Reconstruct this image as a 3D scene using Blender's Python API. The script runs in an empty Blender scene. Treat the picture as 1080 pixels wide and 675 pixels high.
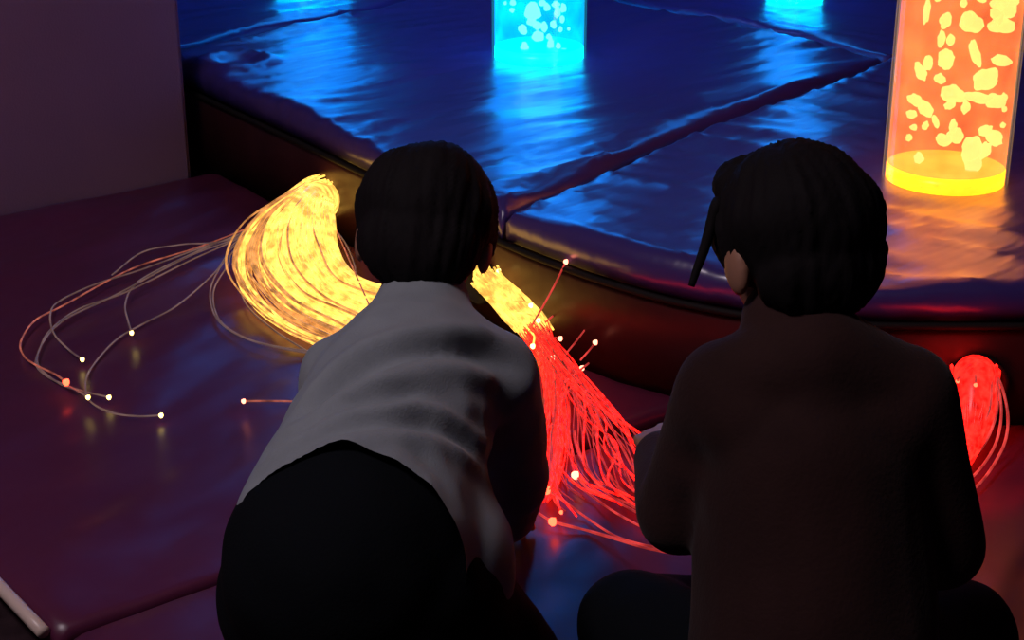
import bpy, bmesh, math, random
import numpy as np
from mathutils import Vector, Matrix, Euler, noise
from mathutils.geometry import delaunay_2d_cdt

random.seed(7)
C = bpy.context.scene.collection
R = math.radians
SC = bpy.context.scene

# ------------------------------------------------------------------ camera
CAMZ, PITCH, FPX = 1.13, R(22), 1740.0
cam = bpy.data.cameras.new('camera')
cam.sensor_width = 36
cam.lens = 36 * FPX / 1080
cam.clip_start = 0.05
camo = bpy.data.objects.new('camera', cam)
C.objects.link(camo)
camo.location = (0, 0, CAMZ)
camo.rotation_euler = (math.pi / 2 - PITCH, 0, 0)
SC.camera = camo


def ray(px, py):
    cx, cy = (px - 540) / FPX, (337.5 - py) / FPX
    c, s = math.cos(PITCH), math.sin(PITCH)
    return Vector((cx, c + cy * s, -s + cy * c))


def at(px, py, z=0.0):
    """point of the horizontal plane at height z seen at this pixel"""
    d = ray(px, py)
    return Vector((0, 0, CAMZ)) + d * ((z - CAMZ) / d.z)


# ------------------------------------------------------------------ helpers
def tag(o, label=None, cat=None, group=None, kind=None):
    if label: o['label'] = label
    if cat: o['category'] = cat
    if group: o['group'] = group
    if kind: o['kind'] = kind
    return o


def empty(name, loc=(0, 0, 0)):
    o = bpy.data.objects.new(name, None)
    C.objects.link(o)
    o.location = loc
    o.empty_display_size = 0.1
    return o


def link_mesh(name, me, mat=None, parent=None, smooth=True):
    o = bpy.data.objects.new(name, me)
    C.objects.link(o)
    if mat: me.materials.append(mat)
    if smooth:
        me.polygons.foreach_set('use_smooth', [True] * len(me.polygons))
    if parent is not None:
        o.parent = parent
        o.matrix_parent_inverse = Matrix.Translation(parent.location).inverted()
    return o


def from_bm(name, bm, mat=None, parent=None, smooth=True):
    me = bpy.data.meshes.new(name)
    bm.normal_update()
    bm.to_mesh(me)
    bm.free()
    return link_mesh(name, me, mat, parent, smooth)


def add_box(bm, c, s, rotz=0.0):
    m = Matrix.Translation(c) @ Matrix.Rotation(rotz, 4, 'Z') @ Matrix.Diagonal((s[0], s[1], s[2], 1))
    return bmesh.ops.create_cube(bm, size=1, matrix=m)['verts']


def add_lathe(bm, prof, seg=48, c=(0, 0, 0), close=True):
    """prof = [(r, z)...]; the ends are capped when close"""
    rings = []
    for r, z in prof:
        rings.append([bm.verts.new((c[0] + r * math.cos(2 * math.pi * k / seg),
                                    c[1] + r * math.sin(2 * math.pi * k / seg), c[2] + z)) for k in range(seg)])
    for a, b in zip(rings, rings[1:]):
        for k in range(seg):
            bm.faces.new((a[k], a[(k + 1) % seg], b[(k + 1) % seg], b[k]))
    if close:
        bm.faces.new(rings[0][::-1])
        bm.faces.new(rings[-1])


def spline(pts, n):
    """Catmull-Rom through pts, n samples per span"""
    P = [Vector(p) for p in pts]
    P = [P[0] * 2 - P[1]] + P + [P[-1] * 2 - P[-2]]
    out = []
    for i in range(1, len(P) - 2):
        a, b, c, d = P[i - 1:i + 3]
        for k in range(n):
            t = k / n
            out.append(0.5 * ((2 * b) + (c - a) * t + (2 * a - 5 * b + 4 * c - d) * t * t + (3 * b - a - 3 * c + d) * t ** 3))
    out.append(P[-2].copy())
    return out


def add_tube(bm, pts, r, seg=5, r_end=None):
    n = len(pts)
    up = Vector((0.13, 0.21, 0.97)).normalized()
    rings = []
    for i, p in enumerate(pts):
        t = (pts[min(i + 1, n - 1)] - pts[max(i - 1, 0)])
        if t.length < 1e-9: t = Vector((0, 1, 0))
        t.normalize()
        a = t.cross(up)
        if a.length < 1e-4: a = t.cross(Vector((1, 0, 0)))
        a.normalize()
        b = a.cross(t)
        rr = r if r_end is None else r + (r_end - r) * i / (n - 1)
        rings.append([bm.verts.new(p + (a * math.cos(2 * math.pi * k / seg) + b * math.sin(2 * math.pi * k / seg)) * rr) for k in range(seg)])
    for A, B in zip(rings, rings[1:]):
        for k in range(seg):
            bm.faces.new((A[k], A[(k + 1) % seg], B[(k + 1) % seg], B[k]))
    bm.faces.new(rings[0][::-1])
    bm.faces.new(rings[-1])


# ------------------------------------------------------------------ materials
def principled(name, col, rough=0.5, spec=0.5, coat=0.0, coat_rough=0.1, sheen=0.0):
    m = bpy.data.materials.new(name)
    m.use_nodes = True
    b = m.node_tree.nodes['Principled BSDF']
    b.inputs['Base Color'].default_value = (*col, 1)
    b.inputs['Roughness'].default_value = rough
    b.inputs['Specular IOR Level'].default_value = spec
    b.inputs['Coat Weight'].default_value = coat
    b.inputs['Coat Roughness'].default_value = coat_rough
    b.inputs['Sheen Weight'].default_value = sheen
    return m


def mottled(m, col, amount, scale):
    """gentle procedural colour variation that belongs to the material"""
    nt = m.node_tree
    b = nt.nodes['Principled BSDF']
    tc = nt.nodes.new('ShaderNodeTexCoord')
    n = nt.nodes.new('ShaderNodeTexNoise'); n.inputs['Scale'].default_value = scale; n.inputs['Detail'].default_value = 4
    r = nt.nodes.new('ShaderNodeValToRGB')
    r.color_ramp.elements[0].position = 0.3; r.color_ramp.elements[1].position = 0.7
    r.color_ramp.elements[0].color = (*[c * (1 - amount) for c in col], 1)
    r.color_ramp.elements[1].color = (*[min(1, c * (1 + amount)) for c in col], 1)
    nt.links.new(tc.outputs['Object'], n.inputs['Vector'])
    nt.links.new(n.outputs['Fac'], r.inputs['Fac'])
    nt.links.new(r.outputs['Color'], b.inputs['Base Color'])
    return m


def bumped(m, scale, strength, dist=0.002, stretch=(1, 1, 1), rotz=0.0, kind='noise', detail=3):
    nt = m.node_tree
    b = nt.nodes['Principled BSDF']
    tc = nt.nodes.new('ShaderNodeTexCoord')
    mp = nt.nodes.new('ShaderNodeMapping')
    mp.vector_type = 'TEXTURE'
    mp.inputs['Rotation'].default_value = (0, 0, rotz)
    mp.inputs['Scale'].default_value = stretch
    if kind == 'noise':
        n = nt.nodes.new('ShaderNodeTexNoise'); n.inputs['Detail'].default_value = detail; out = n.outputs['Fac']
    else:
        n = nt.nodes.new('ShaderNodeTexVoronoi'); out = n.outputs['Distance']
    n.inputs['Scale'].default_value = scale
    bp = nt.nodes.new('ShaderNodeBump')
    bp.inputs['Strength'].default_value = strength
    bp.inputs['Distance'].default_value = dist
    nt.links.new(tc.outputs['Object'], mp.inputs['Vector'])
    nt.links.new(mp.outputs['Vector'], n.inputs['Vector'])
    nt.links.new(out, bp.inputs['Height'])
    nt.links.new(bp.outputs['Normal'], b.inputs['Normal'])
    if b.inputs['Coat Weight'].default_value > 0:
        nt.links.new(bp.outputs['Normal'], b.inputs['Coat Normal'])
    return m


def glow(name, col, strength, vary=0.0, scale=60.0):
    m = bpy.data.materials.new(name)
    m.use_nodes = True
    nt = m.node_tree
    b = nt.nodes['Principled BSDF']
    b.inputs['Base Color'].default_value = (*[min(1, 0.02 + 0.3 * c) for c in col], 1)
    b.inputs['Roughness'].default_value = 0.3
    b.inputs['Emission Color'].default_value = (*col, 1)
    b.inputs['Emission Strength'].default_value = strength
    if vary:
        tc = nt.nodes.new('ShaderNodeTexCoord')
        n = nt.nodes.new('ShaderNodeTexNoise'); n.inputs['Scale'].default_value = scale; n.inputs['Detail'].default_value = 3
        mr = nt.nodes.new('ShaderNodeMapRange')
        mr.inputs['From Min'].default_value = 0.35; mr.inputs['From Max'].default_value = 0.68
        mr.inputs['To Min'].default_value = strength * (1 - vary); mr.inputs['To Max'].default_value = strength * (1 + vary)
        nt.links.new(tc.outputs['Object'], n.inputs['Vector'])
        nt.links.new(n.outputs['Fac'], mr.inputs['Value'])
        nt.links.new(mr.outputs['Result'], b.inputs['Emission Strength'])
    return m


def glow_water(name, col, strength, opacity):
    """lit, cloudy water: lets what floats in it show through and gives off its own light"""
    m = bpy.data.materials.new(name)
    m.use_nodes = True
    nt = m.node_tree
    nt.nodes.remove(nt.nodes['Principled BSDF'])
    out = nt.nodes['Material Output']
    e = nt.nodes.new('ShaderNodeEmission'); e.inputs['Color'].default_value = (*col, 1)
    tc = nt.nodes.new('ShaderNodeTexCoord')
    n = nt.nodes.new('ShaderNodeTexNoise'); n.inputs['Scale'].default_value = 14; n.inputs['Detail'].default_value = 2
    mr = nt.nodes.new('ShaderNodeMapRange')
    mr.inputs['From Min'].default_value = 0.3; mr.inputs['From Max'].default_value = 0.7
    mr.inputs['To Min'].default_value = strength * 0.6; mr.inputs['To Max'].default_value = strength * 1.5
    nt.links.new(tc.outputs['Object'], n.inputs['Vector'])
    nt.links.new(n.outputs['Fac'], mr.inputs['Value'])
    nt.links.new(mr.outputs['Result'], e.inputs['Strength'])
    t = nt.nodes.new('ShaderNodeBsdfTransparent')
    mx = nt.nodes.new('ShaderNodeMixShader'); mx.inputs['Fac'].default_value = opacity
    nt.links.new(t.outputs[0], mx.inputs[1]); nt.links.new(e.outputs[0], mx.inputs[2])
    nt.links.new(mx.outputs[0], out.inputs['Surface'])
    return m


def acrylic(name, col, strength):
    """clear acrylic wall of a lit tube; its thick-looking edges carry the light"""
    m = bpy.data.materials.new(name)
    m.use_nodes = True
    nt = m.node_tree
    nt.nodes.remove(nt.nodes['Principled BSDF'])
    out = nt.nodes['Material Output']
    t = nt.nodes.new('ShaderNodeBsdfTransparent')
    e = nt.nodes.new('ShaderNodeEmission'); e.inputs['Color'].default_value = (*col, 1); e.inputs['Strength'].default_value = strength
    lw = nt.nodes.new('ShaderNodeLayerWeight'); lw.inputs['Blend'].default_value = 0.12
    pw = nt.nodes.new('ShaderNodeMath'); pw.operation = 'POWER'; pw.inputs[1].default_value = 2.5
    mx = nt.nodes.new('ShaderNodeMixShader')
    g = nt.nodes.new('ShaderNodeBsdfGlossy'); g.inputs['Roughness'].default_value = 0.05
    mx2 = nt.nodes.new('ShaderNodeMixShader'); mx2.inputs['Fac'].default_value = 0.04
    nt.links.new(lw.outputs['Facing'], pw.inputs[0])
    nt.links.new(pw.outputs[0], mx.inputs['Fac'])
    nt.links.new(t.outputs[0], mx.inputs[1]); nt.links.new(e.outputs[0], mx.inputs[2])
    nt.links.new(mx.outputs[0], mx2.inputs[1]); nt.links.new(g.outputs[0], mx2.inputs[2])
    nt.links.new(mx2.outputs[0], out.inputs['Surface'])
    return m


U = Vector((-0.62, 0.785, 0)).normalized()          # room axes seen in plan
V = Vector((0.785, 0.62, 0)).normalized()
ANG = math.atan2(V.y, V.x)

M = {}
M['cushion'] = bumped(principled('cushion_vinyl', (0.06, 0.035, 0.22), 0.33, 1.0, coat=0.6, coat_rough=0.27), 5.0, 0.7, 0.016, (2.2, 0.6, 1), ANG, detail=3)
M['mat'] = bumped(mottled(principled('mat_vinyl', (0.11, 0.018, 0.055), 0.36, 0.6), (0.11, 0.018, 0.055), 0.12, 2.0), 3.2, 1.0, 0.045, (3.2, 0.7, 1), R(58), detail=1.5)
M['riser'] = bumped(mottled(principled('riser_vinyl', (0.042, 0.010, 0.012), 0.42, 0.4), (0.042, 0.010, 0.012), 0.2, 6), 30, 0.3, 0.003)
M['edge_highlight'] = bumped(principled('edge_highlight_vinyl', (0.8, 0.62, 0.53), 0.35), 60, 0.1)  # highlight on the mat edge, painted as a pale colour
M['floor'] = bumped(mottled(principled('carpet_floor', (0.03, 0.016, 0.02), 0.95, 0.1), (0.03, 0.016, 0.02), 0.3, 40), 300, 0.6)
M['wall'] = bumped(mottled(principled('wall_paint', (0.16, 0.10, 0.18), 0.9, 0.2), (0.16, 0.10, 0.18), 0.1, 3), 90, 0.3)
M['wall_pad'] = bumped(mottled(principled('wall_pad_fabric', (0.20, 0.11, 0.21), 0.9, 0.15, sheen=0.2), (0.20, 0.11, 0.21), 0.15, 1.2), 260, 0.5)
M['shirt'] = bumped(mottled(principled('grey_jersey', (0.25, 0.275, 0.30), 0.9, 0.15, sheen=0.15), (0.25, 0.275, 0.30), 0.06, 30), 500, 0.3)
M['trousers'] = bumped(principled('black_trousers', (0.004, 0.005, 0.007), 0.9, 0.08), 300, 0.3)
M['jacket'] = bumped(mottled(principled('brown_jacket', (0.030, 0.012, 0.011), 0.9, 0.15, sheen=0.05), (0.030, 0.012, 0.011), 0.2, 10), 200, 0.4)
M['skin'] = bumped(principled('skin', (0.36, 0.17, 0.11), 0.55, 0.4), 300, 0.05)
M['hair'] = bumped(principled('black_hair', (0.008, 0.006, 0.007), 0.8, 0.12), 90, 0.5, 0.003, (1, 1, 6))
M['sock'] = bumped(principled('dark_sock', (0.012, 0.01, 0.012), 0.9, 0.1), 300, 0.3)
M['eye'] = principled('eye_white', (0.7, 0.68, 0.66), 0.2)
M['iris'] = principled('dark_iris', (0.02, 0.012, 0.008), 0.2)
M['black'] = bumped(principled('black_rubber', (0.012, 0.01, 0.01), 0.7, 0.2), 200, 0.2)
M['lamp_body'] = principled('lamp_body', (0.5, 0.5, 0.5), 0.5)

# ------------------------------------------------------------------ platform outline (front edge, plan view)
TOP = 0.22
front_px = [(205, 72), (300, 114), (390, 155), (470, 192), (540, 225), (630, 257), (720, 281), (820, 297), (920, 303), (1000, 304), (1080, 304)]
front = [at(x, y, TOP) for x, y in front_px]
wall_dir = (at(200, 182, 0) - at(0, 222, 0)).normalized()      # foot of the left wall pad
first = front[0] + (front[0] - front[1]).normalized() * 0.5
_y = front[-1].y
front = [first] + front + [Vector((x, _y, TOP)) for x in (0.92, 1.04, 1.16, 1.3, 1.5, 1.7, 1.9, 2.2)]
FR = [Vector((p.x, p.y, 0)) for p in spline(front, 8)]


def offset_line(line, d):
    out = []
    for i, p in enumerate(line):
        t = line[min(i + 1, len(line) - 1)] - line[max(i - 1, 0)]
        t.normalize()
        out.append(p + Vector((t.y, -t.x, 0)) * d)       # to the right of travel = towards the mats
    return out


def dist_to_poly(P, poly):
    A = np.array([(p[0], p[1]) for p in poly]); B = np.roll(A, -1, axis=0)
    D = B - A; L2 = (D ** 2).sum(1) + 1e-12
    best = np.full(len(P), 1e9)
    for a, d, l in zip(A, D, L2):
        t = np.clip(((P - a) @ d) / l, 0, 1)
        q = P - (a + t[:, None] * d)
        best = np.minimum(best, np.sqrt((q ** 2).sum(1)))
    return best


def inside_poly(P, poly):
    A = [(p[0], p[1]) for p in poly]
    r = np.zeros(len(P), bool)
    for i in range(len(A)):
        x1, y1 = A[i]; x2, y2 = A[i - 1]
        if y1 == y2: continue
        c = ((y1 > P[:, 1]) != (y2 > P[:, 1])) & (P[:, 0] < (x2 - x1) * (P[:, 1] - y1) / (y2 - y1) + x1)
        r ^= c
    return r


def resample(poly, step):
    out = []
    for i in range(len(poly)):
        a, b = Vector(poly[i][:2]), Vector(poly[(i + 1) % len(poly)][:2])
        n = max(1, round((b - a).length / step))
        out += [a.lerp(b, k / n) for k in range(n)]
    return out


def pad(name, poly, z_top, z_bot, mat, parent=None, grid=0.03, r=0.025, height=None, puff=0.0):
    """upholstered pad with this plan outline: rounded upper edge, wrinkles from height(x, y, distance_to_edge)"""
    bd = resample(poly, grid * 0.7)
    A = np.array([(p[0], p[1]) for p in bd])
    mn, mx = A.min(0), A.max(0)
    gx, gy = np.meshgrid(np.arange(mn[0], mx[0], grid), np.arange(mn[1], mx[1], grid))
    G = np.stack([gx.ravel(), gy.ravel()], 1)
    G += (np.random.RandomState(3).rand(*G.shape) - 0.5) * grid * 0.3
    G = G[inside_poly(G, bd)]
    dg = dist_to_poly(G, bd)
    G = G[dg > r * 1.35]
    # rings just inside the outline for the rounded edge
    rings = []
    n = len(bd)
    for f in (0.12, 0.4, 0.95):
        q = []
        for i in range(n):
            t = bd[(i + 1) % n] - bd[i - 1]; t.normalize()
            nn = Vector((-t.y, t.x))
            p = bd[i] + nn * r * f
            q.append((p.x, p.y))
        q = np.array(q)
        ok = inside_poly(q, bd) & (dist_to_poly(q, bd) > r * f * 0.9)
        if ok.sum() < n * 0.5:                              # outline runs the other way round
            q = 2 * A - q
            ok = inside_poly(q, bd) & (dist_to_poly(q, bd) > r * f * 0.9)
        rings.append(q[ok])
    pts = [Vector(p) for p in A] + [Vector(p) for q in rings for p in q] + [Vector(p) for p in G]
    edges = [(i, (i + 1) % n) for i in range(n)]
    vs, es, fs, *_ = delaunay_2d_cdt(pts, edges, [], 1, 1e-5)
    P = np.array([(v[0], v[1]) for v in vs])
    d = dist_to_poly(P, bd)
    bm = bmesh.new()
    verts = []
    for (x, y), dd in zip(P, d):
        t = min(1.0, dd / r)
        z = z_top - r * (1 - math.sqrt(max(0, 1 - (1 - t) ** 2)))
        if puff: z += puff * min(1, dd / 0.25) ** 0.6
        if height and dd > 1e-4: z += height(x, y, dd) * min(1, dd / (r * 0.8))
        verts.append(bm.verts.new((x, y, z)))
    for f in fs:
        try: bm.faces.new([verts[i] for i in f])
        except ValueError: pass
    bmesh.ops.recalc_face_normals(bm, faces=bm.faces)
    if bm.faces and sum(f.normal.z for f in bm.faces) < 0:
        bmesh.ops.reverse_faces(bm, faces=bm.faces)
    bo = [e for e in bm.edges if e.is_boundary]
    low = {}
    for e in bo:
        for v in e.verts:
            if v not in low: low[v] = bm.verts.new((v.co.x, v.co.y, z_bot))
    for e in bo:
        a, b = e.verts
        f = e.link_faces[0]
        lv = list(f.verts); i = lv.index(a)
        if lv[(i + 1) % len(lv)] is b: bm.faces.new((b, a, low[a], low[b]))
        else: bm.faces.new((a, b, low[b], low[a]))
    bot = [e for e in bm.edges if e.is_boundary]
    bmesh.ops.holes_fill(bm, edges=bot, sides=0)
    return from_bm(name, bm, mat, parent)


def fold(x, y, along, across, seed, fine=0.3):
    """long soft creases running along a direction"""
    a = x * along.x + y * along.y
    b = x * across.x + y * across.y
    n = noise.noise(Vector((a * 1.3 + seed, b * 6.0, seed * 1.7)))
    n2 = noise.noise(Vector((a * 2.6 + seed, b * 15.0, seed * 0.7)))
    return (1 - abs(n)) ** 3 * (1 - fine) + (1 - abs(n2)) ** 4 * fine


# ------------------------------------------------------------------ the room
ZF = -0.04                                                   # carpet under the mats
bm = bmesh.new(); add_box(bm, (0.4, 2.2, ZF - 0.025), (7.6, 9.4, 0.05))
tag(from_bm('floor', bm, M['floor'], smooth=False), kind='structure')
bm = bmesh.new(); add_box(bm, (0.4, 2.2, 2.75), (7.6, 9.4, 0.1))
tag(from_bm('ceiling', bm, M['wall'], smooth=False), kind='structure')
bm = bmesh.new(); add_box(bm, (0.4, 6.95, 1.33), (7.6, 0.1, 2.74))
tag(from_bm('wall_back', bm, M['wall'], smooth=False), kind='structure')
bm = bmesh.new(); add_box(bm, (4.25, 2.2, 1.33), (0.1, 9.4, 2.74))
tag(from_bm('wall_right', bm, M['wall'], smooth=False), kind='structure')
bm = bmesh.new(); add_box(bm, (0.4, -2.55, 1.33), (7.6, 0.1, 2.74))
tag(from_bm('wall_front', bm, M['wall'], smooth=False), kind='structure')
# left wall pad: its right-hand end stands against the platform
e = at(203, 182, 0); a = e - wall_dir * 1.9
nrm = Vector((-wall_dir.y, wall_dir.x, 0))
bm = bmesh.new()
mid = (e + a) / 2 + nrm * 0.03
add_box(bm, (mid.x, mid.y, 1.33), (1.9, 0.06, 2.72), math.atan2(wall_dir.y, wall_dir.x))
bmesh.ops.bevel(bm, geom=[x for x in bm.edges], offset=0.012, segments=3, affect='EDGES')
tag(from_bm('wall_left', bm, M['wall_pad'], smooth=False), kind='structure')

# ------------------------------------------------------------------ platform base and its cushions
SEAM = TOP - 0.057
plat = empty('padded_platform', (0.9, 4.2, ZF))
tag(plat, 'dark curved padded platform base under the blue lit cushions', 'platform')
base_line = offset_line(FR, -0.004)
back_pts = [Vector((2.2, 6.4, 0)), Vector((-1.15, 6.4, 0))]
pad('base_block', base_line + back_pts, SEAM - 0.012, ZF, M['riser'], plat, grid=0.12, r=0.012)
bm = bmesh.new()
add_tube(bm, [Vector((p.x, p.y, SEAM - 0.006)) for p in offset_line(FR, 0.001)[2:]], 0.006, 8)
from_bm('edge_strip', bm, M['black'], plat)


def line_pt(px, py): return at(px, py, TOP)


# seams between the cushions, as seen on the top surface
hub = at(936, 58, TOP)                                         # where the seams meet, behind the orange tube
iF = min(range(len(FR)), key=lambda i: (FR[i] - Vector((at(545, 220, TOP).x, at(545, 220, TOP).y, 0))).length)
s1 = [at(x, y, TOP) for x, y in ((545, 221), (612, 189), (690, 152), (760, 124), (830, 100), (890, 78), (936, 58))]
s2 = [at(x, y, TOP) for x, y in ((936, 58), (880, 46), (820, 34), (765, 22), (700, 8), (640, -6))]
s3 = [at(x, y, TOP) for x, y in ((150, 60), (205, 46), (290, 28), (400, 6), (480, -12), (560, -22), (640, -6))]
s1[0] = Vector((FR[iF].x, FR[iF].y, TOP))
s1 = [Vector((p.x, p.y, 0)) for p in spline(s1, 4)]
s2 = [Vector((p.x, p.y, 0)) for p in spline(s2, 4)]
s3 = [Vector((p.x, p.y, 0)) for p in spline(s3, 4)]
i3 = min(range(len(FR)), key=lambda i: (FR[i] - s3[0]).length)
s3[0] = FR[i3].copy()


def shrink(poly, d):
    """move the outline inwards a little so that neighbours do not touch"""
    n = len(poly); out = []
    area = sum(poly[i - 1].x * poly[i].y - poly[i].x * poly[i - 1].y for i in range(n))
    s = 1 if area > 0 else -1
    for i in range(n):
        t = (poly[(i + 1) % n] - poly[i - 1]); t.normalize()
        out.append(poly[i] + Vector((-t.y, t.x, 0)) * d * s)
    return out


STANDS = [(at(996, 189, TOP), 0.125), (at(568.5, 60, TOP), 0.125), (at(838, 0, TOP), 0.095), (at(330, -16, TOP), 0.125)]


def wr(seed, al, ac, amp=0.015):
    def h(x, y, d):
        k = math.exp(-d / 0.16) * 1.1 + 0.35
        q = min(math.hypot(x - t.x, y - t.y) - rr for t, rr in STANDS)      # flat where a tube stands
        f = min(1.0, max(0.0, q / 0.05))
        return f * (amp * k * (fold(x, y, al, ac, seed, 0.55) - 0.4) + 0.016 * noise.noise(Vector((x * 2.6, y * 2.6, seed))))
    return h


ring_c = at(252, 66, TOP)


def wr_left(x, y, d):
    q = math.hypot(x - ring_c.x, y - ring_c.y)
    return wr(5.0, V, U)(x, y, d) + 0.016 * math.exp(-((q - 0.075) / 0.02) ** 2)


seamdir = (s1[-1] - s1[0]).normalized(); seamper = Vector((-seamdir.y, seamdir.x, 0))
polyA = FR[i3:iF + 1] + s1[1:] + s2[1:] + s3[::-1][1:-1]
polyB = FR[iF:] + [Vector((2.2, at(936, 58, TOP).y + 0.25, 0))] + s1[::-1][:-1]
polyC = s2[::-1][:-1] + [hub.xy.to_3d()] + [Vector((2.2, hub.y + 0.25, 0)), Vector((2.2, 6.35, 0)), Vector((s2[-1].x, 6.35, 0))]
polyD = s3 + [Vector((s3[-1].x, 6.35, 0)), Vector((-1.1, 6.35, 0))] + FR[:i3]
zc = SEAM
for poly, lab, h in (
    (polyA, 'large blue lit cushion under the cyan tube, reaching the curved edge', wr_left),
    (polyB, 'front right platform cushion carrying the orange bubble tube', wr(2.0, seamper, seamdir)),
    (polyC, 'rear right platform cushion beyond the seam behind the orange tube', wr(9.0, seamper, seamdir)),
    (polyD, 'rear left platform cushion at top left beside the dark wall pad', wr(13.0, V, U)),
):
    tag(pad('platform_cushion', shrink(poly, 0.006), TOP, zc, M['cushion'], None, grid=0.021, r=0.024, height=h),
        lab, 'cushion', 'cushions on the platform')

# ------------------------------------------------------------------ floor mats
K = at(57, 668, 0); K.z = 0
front_mat = offset_line(FR, 0.012)


def crosses(p, d, line):
    for i in range(len(line) - 1):
        a, b = line[i], line[i + 1]
        e2 = b - a
        den = d.x * e2.y - d.y * e2.x
        if abs(den) < 1e-9: continue
        w = a - p
        t = (w.x * e2.y - w.y * e2.x) / den
        s = (w.x * d.y - w.y * d.x) / den
        if t > 0 and 0 <= s <= 1: return i, p + d * t
    return None


ci, cp = crosses(K, V, front_mat)
wall_foot = e - nrm * 0.012
ui, up_ = crosses(wall_foot - wall_dir * 3, wall_dir, front_mat) or (8, front_mat[8])
left_far = K + U * 1.62
polyMA = [K, cp] + front_mat[ui + 1:ci + 1][::-1] + [wall_foot - wall_dir * 0.02, wall_foot - wall_dir * 1.15, left_far]
KB = K + V * 0.004 - U * 0.012
polyMB = [KB - U * 1.2, Vector((1.9, 0.5, 0)), Vector((1.9, front_mat[-1].y, 0))] + [p for p in front_mat[ci + 1:][::-1] if p.x < 1.88] + [cp - U * 0.014, KB]
KC = K - V * 0.055
polyMC = [KC - U * 0.9, KC + U * 1.3, KC + U * 1.3 - V * 0.9, KC - U * 0.9 - V * 0.9]


FA = Vector((math.cos(R(74)), math.sin(R(74)), 0)); FB = Vector((-FA.y, FA.x, 0))
FC = Vector((math.cos(R(28)), math.sin(R(28)), 0)); FD = Vector((-FC.y, FC.x, 0))


def mat_h(seed, amp):
    def h(x, y, d):
        return amp * (0.55 * fold(x, y, FA, FB, seed) + 0.45 * fold(x, y, FC, FD, seed + 4) - 0.45) + 0.006 * noise.noise(Vector((x * 1.7, y * 1.7, seed)))
    return h


ma = pad('floor_mat', shrink(polyMA, 0.003), 0.0, ZF, M['mat'], None, grid=0.03, r=0.014, height=mat_h(21, 0.018))
tag(ma, 'large maroon floor mat with pale highlight painted on its edge, under the loose glowing strands', 'floor mat', 'vinyl floor mats')
bm = bmesh.new()  # added strip: its beige stands in for light catching the rounded mat edge
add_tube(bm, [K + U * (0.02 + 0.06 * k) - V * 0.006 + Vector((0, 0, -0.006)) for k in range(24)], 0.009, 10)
tag(from_bm('edge_strip', bm, M['edge_highlight'], ma), 'pale beige strip painted as edge highlight')
tag(pad('floor_mat', shrink(polyMB, 0.003), 0.0, ZF, M['mat'], None, grid=0.03, r=0.014, height=mat_h(33, 0.014)),
    'maroon floor mat on which the child in brown sits', 'floor mat', 'vinyl floor mats')
tag(pad('floor_mat', polyMC, -0.006, ZF, M['mat'], None, grid=0.04, r=0.014, height=mat_h(40, 0.005)),
    'floor mat in the bottom left corner beyond the pale highlight strip', 'floor mat', 'vinyl floor mats')


# ------------------------------------------------------------------ bubble tubes
def blob(c, r, sx, sy, sz, rot, seed, sub=3):
    b = bmesh.new()
    bmesh.ops.create_icosphere(b, subdivisions=sub, radius=1)
    m = Matrix.Translation(c) @ Euler(rot).to_matrix().to_4x4() @ Matrix.Diagonal((r * sx, r * sy, r * sz, 1))
    for v in b.verts:
        k = 1 + 0.32 * noise.noise(v.co * 1.6 + Vector((seed, 0, 0)))
        v.co = m @ (v.co * k)
    return b


def bubble_tube(px, py, D, label, colors, spots, height=1.55, seed=0):
    p = at(px, py, TOP)
    t = empty('bubble_tube', (p.x, p.y, TOP + 0.001))
    tag(t, label, 'bubble tube', 'bubble tubes on the platform')
    r = D / 2
    z0 = TOP + 0.001
    bm = bmesh.new()                                          # acrylic wall, open pipe with thickness
    seg = 56
    add_lathe(bm, [(r, 0), (r, height), (r - 0.004, height), (r - 0.004, 0), (r, 0)], seg, (p.x, p.y, z0), close=False)
    from_bm('acrylic_tube', bm, colors['wall'], t)
    bm = bmesh.new()
    bh = colors.get('base_h', 0.045)
    add_lathe(bm, [(r - 0.006, 0.0), (r - 0.006, bh), (r - 0.02, bh + 0.004)], seg, (p.x, p.y, z0))
    from_bm('light_base', bm, colors['base'], t)
    bm = bmesh.new()
    add_lathe(bm, [(r - 0.007, bh + 0.006), (r - 0.007, height - 0.06)], seg, (p.x, p.y, z0))
    from_bm('water', bm, colors['water'], t)
    bm = bmesh.new()
    add_lathe(bm, [(r + 0.006, height - 0.03), (r + 0.006, height + 0.012), (r - 0.01, height + 0.02)], seg, (p.x, p.y, z0))
    from_bm('cap', bm, M['black'], t)
    rnd = random.Random(seed)
    for (u, h, rr, sx, sz, roty) in spots:
        y = -math.sqrt(max(0, 1 - u * u)) * (0.25 + 0.55 * rnd.random())
        rr = min(rr, 0.024)
        mx_ = r - 0.010 - rr * 1.25
        q = Vector((u * (r - 0.02), y * (r - 0.025)))
        q.x = max(-mx_, min(mx_, q.x)); q.y = max(-math.sqrt(max(0, mx_ ** 2 - q.x ** 2)), q.y)
        c = Vector((p.x + q.x, p.y + q.y, z0 + h))
        from_bm('bubble', blob(c, rr, sx, 0.8, sz, (0, roty, 0), rnd.random() * 50), colors['bubble'], t)
    return t


def px_spots(lst, px, py, D):
    """bubbles noted where the photo shows them: sideways share of the radius, height above the base, size"""
    d = ray(px, py); depth = (TOP - CAMZ) / d.z
    s = depth / FPX
    out = []
    for (x, y, w, h, rot) in lst:
        out.append(((x - px - (337 - y) * 0 ) * s / (D / 2 - 0.02), (py - y) * s * 1.06, max(w, h) * s * 0.5,
                    w / max(w, h), h / max(w, h), rot))
    return out


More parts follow.
